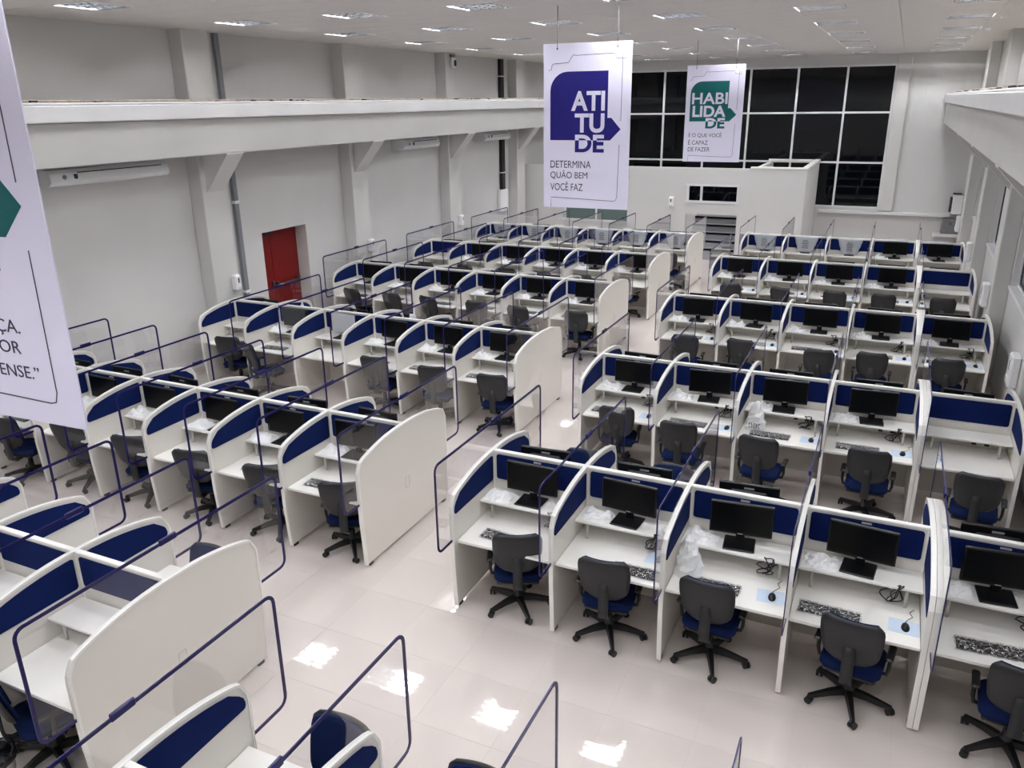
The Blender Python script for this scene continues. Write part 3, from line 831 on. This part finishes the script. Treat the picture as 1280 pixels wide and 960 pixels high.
for key in FRONT:
    blk, idx = key
    bn = benchname(blk, idx)
    if blk == 'R':
        yc = YR[idx]; x0 = XR0[idx]
        near = idx <= 2
        xs = [x0+.9*k for k in range(5)]
        pass
        bench('workstation_bench', 'white workstation bench with four navy bays, %s bench from glazing, windowed side' % bn, 'workstation benches', x0, yc, [.9, .9, .9, .8805], True, idx == 0, near, FRONT[key][:4])
        if idx > 0:
            bench('workstation_bench', 'single navy workstation bay at the outer end of %s bench from glazing, windowed side' % bn, 'workstation benches', x0+3.6195, yc, [.853], False, True, near, FRONT[key][4:])
            xs.append(x0+4.47)
        n = len(xs)-1
        scr = [0, 1, 2, 3, 4]
        bay_ord = lambda i: i
    else:
        yc = YLc[idx]; n = NL[idx]; x0 = XLE[idx]-.9*n
        near = idx in 'bc'
        xs = [x0+.9*k for k in range(n+1)]
        bench('workstation_bench', 'white workstation bench with plain aisle panel, %s bench from glazing, door side' % bn, 'workstation benches', x0, yc, [.9]*n, True, False, near, FRONT[key], True)
        scr = list(range(1, n+1)) if idx in 'd' else list(range(0, n+1))
        bay_ord = lambda i, n=n: n-1-i
    for k in scr:
        off = .0195 if (blk == 'R' and k == 4 and idx > 0) else 0.0
        ao = k if blk == 'R' else n-k
        P_screen.place((xs[k]+off, yc, 0), 0, 'clear acrylic screen, %s divider from aisle, %s bench from glazing, %s side' % (ORD[ao], bn, SIDE[blk]), 'framed acrylic screens over the dividers')
    for i in range(n):
        xc = (xs[i]+xs[i+1])/2
        r2 = random.Random(hash_ := (ord(str(idx)[0])*97+i*13+(5 if blk == 'R' else 0)))
        for side, tab, ctab in ((-1, FRONT, CHF), (1, BACK, CHB)):
            k = tab[key][i]; pass
            rz = 0 if side < 0 else PI
            j = lambda a: r2.uniform(-a, a)
            fs = 'front of' if side < 0 else 'rear of'
            WW = '%s %s bench from glazing, %s bay from aisle, %s side' % (fs, bn, ORD[bay_ord(i)], SIDE[blk])
            if k in 'M':
                P_mon.place((xc+j(.03)*(1 if side < 0 else 1), yc+(-.15 if side < 0 else .22), .835), rz+j(.1), 'black monitor, '+WW, 'black monitors on the shelves')
            if k == 'W':
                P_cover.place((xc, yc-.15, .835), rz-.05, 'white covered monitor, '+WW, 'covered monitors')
            if k == 'B':
                P_bagged.place((xc+j(.03), yc+side*.15, .835), rz+j(.06), 'monitor in dust bag, '+WW, 'bagged monitors on the shelves')
            if side < 0 and k == 'M':
                P_wrap[(i+len(bn)) % 4].place((xc-.285+j(.01), yc-.18+j(.01), .835), j(.12), 'crumpled white plastic wrap, '+WW, 'white plastic wrap on the shelves')
                bigmouse = blk == 'R'
                if not (blk == 'L' and idx in 'fg') and not (blk == 'R' and idx == 5):
                    kx = {0: -.07, 1: .22, 2: -.12, 3: -.18, 4: -.05}[i] if (blk, idx) == ('R', 1) else -.09+j(.07)
                    ky = -.57 if (blk, idx, i) != ('R', 1, 1) else -.62
                    P_kb.place((xc+kx, yc+ky, .66), j(.08), 'black keyboard in sleeve, '+WW, 'keyboards on the desks')
                    if (blk, idx, i) != ('R', 1, 0) and blk == 'R':
                        mx, my = xc+.31, yc-.53
                        if (blk, idx, i) == ('R', 1, 1): my = yc-.36
                        P_pad.place((mx, my, .66), j(.1), 'pale blue mouse pad, '+WW, 'mouse pads on the desks')
                        P_mouse.place((mx+.01, my-.01, .662), j(.15), 'small black mouse, '+WW, 'computer mice on the desks')
                    if idx in (1, 2, 3, 'c', 'd'):
                        P_cab[i % 2].place((xc+.24, yc, .66), 0, 'black power cables, '+WW, 'power cables behind the desks')
            if ctab[key][i] == 'c':
                full = yc < 7.5
                if side < 0:
                    dx, hy, hd = CHPOS.get((blk, idx, i), (j(.1), -.66+j(.08), j(14)))
                else:
                    dx, hy, hd = (j(.05), .72+j(.05), 180+j(12))
                    if key == ('R', 0): dx, hy, hd = (.09, .68, 180)
                    if key == ('R', 1): dx, hy, hd = (.08, .72, 180)
                    if key == ('L', 'b'): dx, hy, hd = (-.05, .55, 180)
                (P_chair if full else P_chair_far).place((xc+dx, yc+hy, 0), math.radians(hd), 'black office chair, '+WW.replace('front of', 'before').replace('rear of', 'behind'), 'office chairs at the benches')
# prototypes that found no place are not left lying about
for p in [P_chair_far]+P_cab+P_wrap:
    if not p.used: raise RuntimeError('unused prototype '+p.root.name)


# ------------------------------------------------------------------ hanging banners
def text_mesh(body, size, bold=0.0, align='LEFT', spacing=1.0, squash=1.0, extrude=.0006):
    cu = bpy.data.curves.new('t', 'FONT'); cu.body = body; cu.size = size; cu.offset = bold; cu.align_x = align
    cu.space_character = spacing; cu.extrude = extrude
    o = bpy.data.objects.new('t', cu); COL.objects.link(o)
    bpy.context.view_layer.update()
    me = bpy.data.meshes.new_from_object(o.evaluated_get(bpy.context.evaluated_depsgraph_get()))
    bpy.data.objects.remove(o); bpy.data.curves.remove(cu)
    me.transform(Matrix.Diagonal((squash, 1, 1, 1)))
    me.transform(Matrix.Rotation(PI/2, 4, 'X'))      # stand upright, facing -Y
    me.materials.clear()
    return me
def fit_text(body, w, h, bold, mt, parent, x0, z0, y, name='lettering', clip=None, split=False):
    """letters scaled into a box of w x h whose lower left corner is (x0, z0)"""
    me = text_mesh(body, 1.0, bold)
    xs_ = [v.co.x for v in me.vertices]; zs_ = [v.co.z for v in me.vertices]
    ax, bx, az, bz = min(xs_), max(xs_), min(zs_), max(zs_)
    for v in me.vertices:
        v.co = Vector((x0+(v.co.x-ax)/(bx-ax)*w, v.co.y, z0+(v.co.z-az)/(bz-az)*h))
    if clip:
        bm = bmesh.new(); bm.from_mesh(me)
        bmesh.ops.bisect_plane(bm, geom=bm.verts[:]+bm.edges[:]+bm.faces[:], plane_co=(0, 0, clip[0]), plane_no=(0, 0, clip[1]), clear_outer=True)
        bm.to_mesh(me); bm.free()
    me.materials.append(MATS[mt])
    if not split: return obj(name, me, parent, (0, y, 0))
    # one object per letter
    bm = bmesh.new(); bm.from_mesh(me); left = set(bm.verts)
    while left:
        isl = set(); todo = [next(iter(left))]
        while todo:
            v = todo.pop()
            if v in isl: continue
            isl.add(v); todo += [e.other_vert(v) for e in v.link_edges]
        left -= isl
        idx = {v: i for i, v in enumerate(isl)}
        m2 = bpy.data.meshes.new('letter'); m2.from_pydata([v.co[:] for v in idx], [], [[idx[v] for v in f.verts] for f in bm.faces if f.verts[0] in isl])
        m2.materials.append(MATS[mt]); obj('letter', m2, parent, (0, y, 0))
    bm.free()
def line2d(pts, parent, y, w=.006, mt='banner_ink', name='outline'):
    mb = MB().strip_path(pts, w, .001, 'y'); return build(name, mb, mt, parent, (0, y, 0))
def banner(name, label, loc, W, H, colour, words, lines, ceil_z, rods, rot=0):
    t = thing(name, label, 'banner', loc, rot)
    build('sheet', MB().box(-W/2, W/2, -.0035, .0035, 0, H), 'banner', t)
    y = -.0045
    U = lambda u: -W/2+u*W
    V = lambda v: H*(1-v)
    # thin contour running round the sheet
    line2d([(U(.06), V(.155)), (U(.09), V(.15)), (U(.1), V(.125)), (U(.12), V(.117)), (U(.29), V(.112)), (U(.33), V(.078)), (U(.35), V(.066)), (U(.37), V(.072)), (U(.82), V(.066)), (U(.83), V(.095)), (U(.935), V(.098)), (U(.935), V(.066)), (U(.90), V(.066)), (U(.895), V(.46))], t, y)
    line2d([(U(.885), V(.60)), (U(.875), V(.92)), (U(.86), V(.944)), (U(.83), V(.948)), (U(.09), V(.935)), (U(.09), V(.995))], t, y)
    # arrow shape
    x0, x1, xa, z1, z0 = U(.08), U(.745), U(.896), V(.164), V(.575)
    zt, zm, zb = V(.44), V(.508), V(.575)
    poly = [(x0, z0), (U(.78), z0), (xa, zm), (U(.79), zt), (x1, zt), (x1, z1), (x0+.2*W, z1)]
    poly += [p for p in arc(x0+.2*W, z1-.2*W, .2*W, PI/2, PI, 6)][1:]
    build('arrow', MB().prism(poly, 'y', -.0005, .0005), colour, t, (0, y, 0))
    for (tx, u, v, w_, h_) in words:
        bold_ = .02 if 'B' in tx else .032
        if v-h_ < .575 < v:
            fit_text(tx, w_*W, h_*H, bold_, 'banner', t, U(u), V(v), y-.001, clip=(z0, -1), split=True)
            fit_text(tx, w_*W, h_*H, bold_, colour, t, U(u), V(v), y-.001, clip=(z0, 1), split=True)
        else:
            fit_text(tx, w_*W, h_*H, bold_, 'banner', t, U(u), V(v), y-.001, split=True)
    for (tx, u, v, w_, h_) in lines:
        fit_text(tx, w_*W, h_*H, 0, 'banner_ink', t, U(u), V(v), y)['kind'] = 'stuff'
    for u in rods:
        build('suspension_cord', MB().tube([(U(u), 0, V(.03)), (U(u), 0, ceil_z-loc[2])], .006, 6), 'cord', t)
        build('eyelet', MB().tube([(U(u), -.006, V(.03)), (U(u), .006, V(.03))], .012, 8), 'steel', t)
    return t
banner('hanging_banner', 'white hanging banner reading ATITUDE with blue arrow', (.305, 7.0, 2.875), 1.13, 1.955, 'banner_blue',
       [('ATI', .326, .397, .387, .117), ('TU', .37, .529, .343, .116), ('DE', .376, .649, .337, .108)],
       [('DETERMINA', .083, .747, .483, .045), ('QUÃO BEM', .083, .82, .445, .058), ('VOCÊ FAZ', .083, .891, .39, .058)], ZC, (.16, .84))
banner('hanging_banner', 'white hanging banner reading HABILIDADE with teal arrow', (.4, 14.1, 2.97), 1.13, 1.83, 'banner_teal',
       [('HABI', .11, .397, .62, .117), ('LIDA', .13, .529, .58, .116), ('DE', .37, .649, .337, .108)],
       [('É O QUE VOCÊ', .083, .747, .585, .058), ('É CAPAZ', .083, .82, .35, .058), ('DE FAZER', .083, .891, .39, .045)], ZC, (.16, .84))
banner('hanging_banner', 'white hanging banner ending in the words POR and PENSE with teal arrow', (.245, -.71, 2.838), 1.13, 1.955, 'banner_teal',
       [('DE', .376, .649, .337, .108)],
       [('FAÇA.', .515, .797, .23, .038), ('POR', .565, .838, .16, .029), ('PENSE.”', .54, .895, .26, .029)], ZC, (.16, .84), .045)

# ------------------------------------------------------------------ fittings on the walls
def ac_unit(loc, L, label):
    t = thing('air_conditioner', label, 'air conditioner', loc, 0, 'ceiling-level air conditioners')
    poly = [(0, .0), (.30, .0), (.34, .02), (.36, .06), (.34, .16), (.30, .2), (0, .22)]
    b = MB().prism(poly, 'y', -L/2, L/2); build('casing', b, 'ac_white', t)
    e = MB().prism([(.02, .005), (.29, -.006), (.335, .018), (.35, .05), (.3, .07), (.02, .05)], 'y', -L/2-.012, -L/2); build('end_cap', e, 'ac_white', t)
    build('grille', MB().box(.04, .27, -L/2+.42, L/2-.1, -.008, 0), 'ac_white', t)
    build('air_slot', MB().box(.30, .346, -L/2+.4, L/2-.12, .152, .164), 'ac_dark', t)
    build('display', MB().box(.34, .358, -L/2+.34, -L/2+.39, .08, .14), 'ac_dark', t)
    build('logo', MB().lathe([(0, 0), (.03, 0), (.03, .006), (0, .006)], 12), 'pipe_grey', t, (.35, -L/2+.2, .11), (0, PI/2, 0))
    return t
ac_unit((XL, 5.1, 3.22), 1.9, 'long white air conditioner under the beam, bay before the red door')
ac_unit((XL, 13.25, 3.22), 1.5, 'white air conditioner under the beam, bay after the red door')
ac_unit((XL, 17.1, 3.22), 1.5, 'white air conditioner under the beam above the black conduit')
def dispenser(loc, rz, label, h=.26, w=.13, d=.11):
    t = thing('sanitizer_dispenser', label, 'soap dispenser', loc, rz, 'white wall dispensers')
    build('dispenser_body', MB().rbox(0, d, -w/2, w/2, 0, h, .02), 'dispenser', t)
    build('push_lever', MB().rbox(.02, d+.008, -w*.32, w*.32, .03, h*.32, .008), 'dispenser', t)
    build('level_window', MB().box(d-.001, d+.002, -.014, .014, h*.5, h*.8), 'ac_dark', t)
    return t
PXL = XL+.27
for k, nm in ((1, 'nearest the red door, before it'), (2, 'first beyond the red door'), (3, 'second beyond the red door')):
    dispenser((PXL, PY[k]+.42, 1.27), 0, 'white soap dispenser on the pillar %s' % nm)
PXR = XR-.215
for k, nm in ((1, 'beside the fourth bench from glazing'), (2, 'beside the third bench from glazing'), (3, 'beside the second bench from glazing'), (4, 'beside the first bench from glazing')):
    dispenser((PXR, PY[k]+.27, 1.16), PI, 'white wall box on the pillar %s' % nm, .36, .24, .1)
dispenser((-1.62, EY, 1.42), -PI/2, 'white soap dispenser on the partition beside the stair opening')
t = thing('conduit', 'grey square downpipe beside the pillar before the red door', 'pipe', (XL+.003, PY[1]+.92, 0))
build('pipe', MB().rbox(0, .07, -.045, .045, .002, ZC-.002, .006), 'pipe_grey', t)
for z in (1.1, 2.62, 4.1): build('bracket', MB().rbox(-.0, .078, -.055, .055, z, z+.05, .004), 'dispenser', t)
t = thing('conduit', 'black vertical cable duct ending in a white box', 'pipe', (XL+.003, 17.95, 0))
build('duct', MB().rbox(0, .09, -.1, .1, 1.86, ZC-.002, .01), 'pipe_black', t)
build('junction_box', MB().rbox(0, .12, -.26, .2, 1.27, 1.86, .02), 'dispenser', t)
for z in (2.3, 4.8): build('bracket', MB().box(0, .095, -.11, .11, z, z+.03), 'dispenser', t)
t = thing('emergency_light', 'small emergency light high on the pillar second beyond the red door', 'wall light', (PXL, PY[3]+.3, 4.92))
build('lamp_body', MB().rbox(0, .09, -.09, .09, 0, .24, .03), 'dispenser', t)
build('lamp_lens', MB().rbox(.09, .11, -.05, .05, .05, .18, .01), 'ac_dark', t)
build('bracket', MB().rbox(0, .05, -.09, .09, .25, .3, .004), 'crate_grey', t)
t = thing('wall_unit', 'white wall-hung unit with dark end on the far corner pillar', 'wall unit', (5.3, YF-.25, 1.13))
build('casing', MB().rbox(-.0, .25, -.1, .25, 0, .5, .02), 'dispenser', t)
build('side_vent', MB().rbox(-.06, 0, .0, .2, .05, .45, .01), 'ac_dark', t)
build('top_bracket', MB().box(.0, .2, .1, .25, .52, .54), 'ac_dark', t)
t = thing('storage_box', 'grey metal box on the floor ledge under the wall unit', 'box', (5.33, YF-.17, .6))
build('box_body', MB().rbox(-.2, .2, -.15, .15, 0, .4, .01), 'crate_grey', t)
build('box_clasp', MB().rbox(-.04, .04, -.17, -.15, .24, .32, .005), 'steel', t)
build('wall_ledge', MB().rbox(4.95, XR, YF-.4, YF, .52, .6, .01), 'alu_white', kind='structure')
# round smoke detectors on the ceiling
for k, y in enumerate((10.6, 13.2)):
    t = thing('smoke_detector', 'small round ceiling detector near %s pillar beyond red door, windowed side' % ORD[k], 'smoke detector', (4.95, y+.9, ZC))
    build('detector_base', MB().lathe([(0, -.012), (.055, -.012), (.06, 0), (0, 0)], 16), 'dispenser', t)
    build('detector_head', MB().lathe([(0, -.05), (.03, -.05), (.045, -.03), (.045, -.012), (0, -.012)], 16), 'dispenser', t)

# ------------------------------------------------------------------ loose things
def standing_bag(w, d, h, seed, lean=0.):
    r = random.Random(seed); nu, nv = 12, 10; vs = []
    for j in range(nv+1):
        v = j/nv
        for i in range(nu):
            a = 2*PI*i/nu
            k = (1-.75*v**1.6)*(1+.16*r.uniform(-1, 1)) if j < nv else .12
            vs.append((w/2*math.cos(a)*k+lean*v*v, d/2*math.sin(a)*k, h*v))
    fs = [(j*nu+i, j*nu+(i+1) % nu, (j+1)*nu+(i+1) % nu, (j+1)*nu+i) for j in range(nv) for i in range(nu)]+[tuple(reversed(range(nu))), tuple(range(nv*nu, (nv+1)*nu))]
    tri = []
    for f in fs: tri += [f] if len(f) > 4 else [(f[0], f[1], f[2]), (f[0], f[2], f[3])]
    return MB().add(vs, tri)
tag(build('plastic_bag', standing_bag(.22, .18, .34, 4, -.02), 'bag_white', None, (2.80, 2.66, .66)), 'tall white plastic bag leaning beside the third bay, fifth bench from glazing', 'plastic bag')
b = thing('plastic_bag', 'white carrier bag with black printed letters, fourth bench from glazing, windowed side', 'plastic bag', (2.79, 5.89, .66))
build('bag_body', standing_bag(.22, .16, .33, 9), 'bag_white', b)
pr = MB()
for k in range(5):
    for q in range(2):
        x, z = -.062+.026*k, .035+.036*q
        pr.box(x, x+.006, -.088, -.084, z, z+.024)
        pr.box(x+.006, x+.016, -.088, -.084, z+(.018 if (k+q) % 2 else .0), z+(.024 if (k+q) % 2 else .006))
build('printed_letters', pr, 'print_black', b, kind='stuff')
for (x, y, z, s_, lb) in ((-4.315, 7.0, .835, 51, 'white plastic sheet heaped over the rear shelf, fifth bay from aisle, door side'), (-2.515, 7.0, .835, 52, 'white plastic sheet heaped over the rear shelf, third bay from aisle, door side')):
    f = crumple(.56, .22, .42, s_, 16, 8); top = max(c for a, b2, c in f.v); f.v = [(a, b2, c*.43/top) for a, b2, c in f.v]
    tag(build('plastic_sheet', f, 'paper_white', None, (x, y+.02, z)), lb, 'plastic sheet', 'plastic sheets behind the fourth bench')
t = thing('waste_bin', 'pale grey waste bin lined with a black bag, sixth bench from glazing', 'bin', (-.86, -.62, 0))
build('bin_body', MB().lathe([(0, 0), (.11, 0), (.135, .3), (.14, .31), (.128, .31), (.1, .02), (0, .02)], 20), 'bin_grey', t)
build('bin_liner', MB().lathe([(0, .15), (.115, .2), (.125, .315), (.148, .318), (.15, .27), (.142, .27), (.142, .31)], 20), 'bin_bag', t)
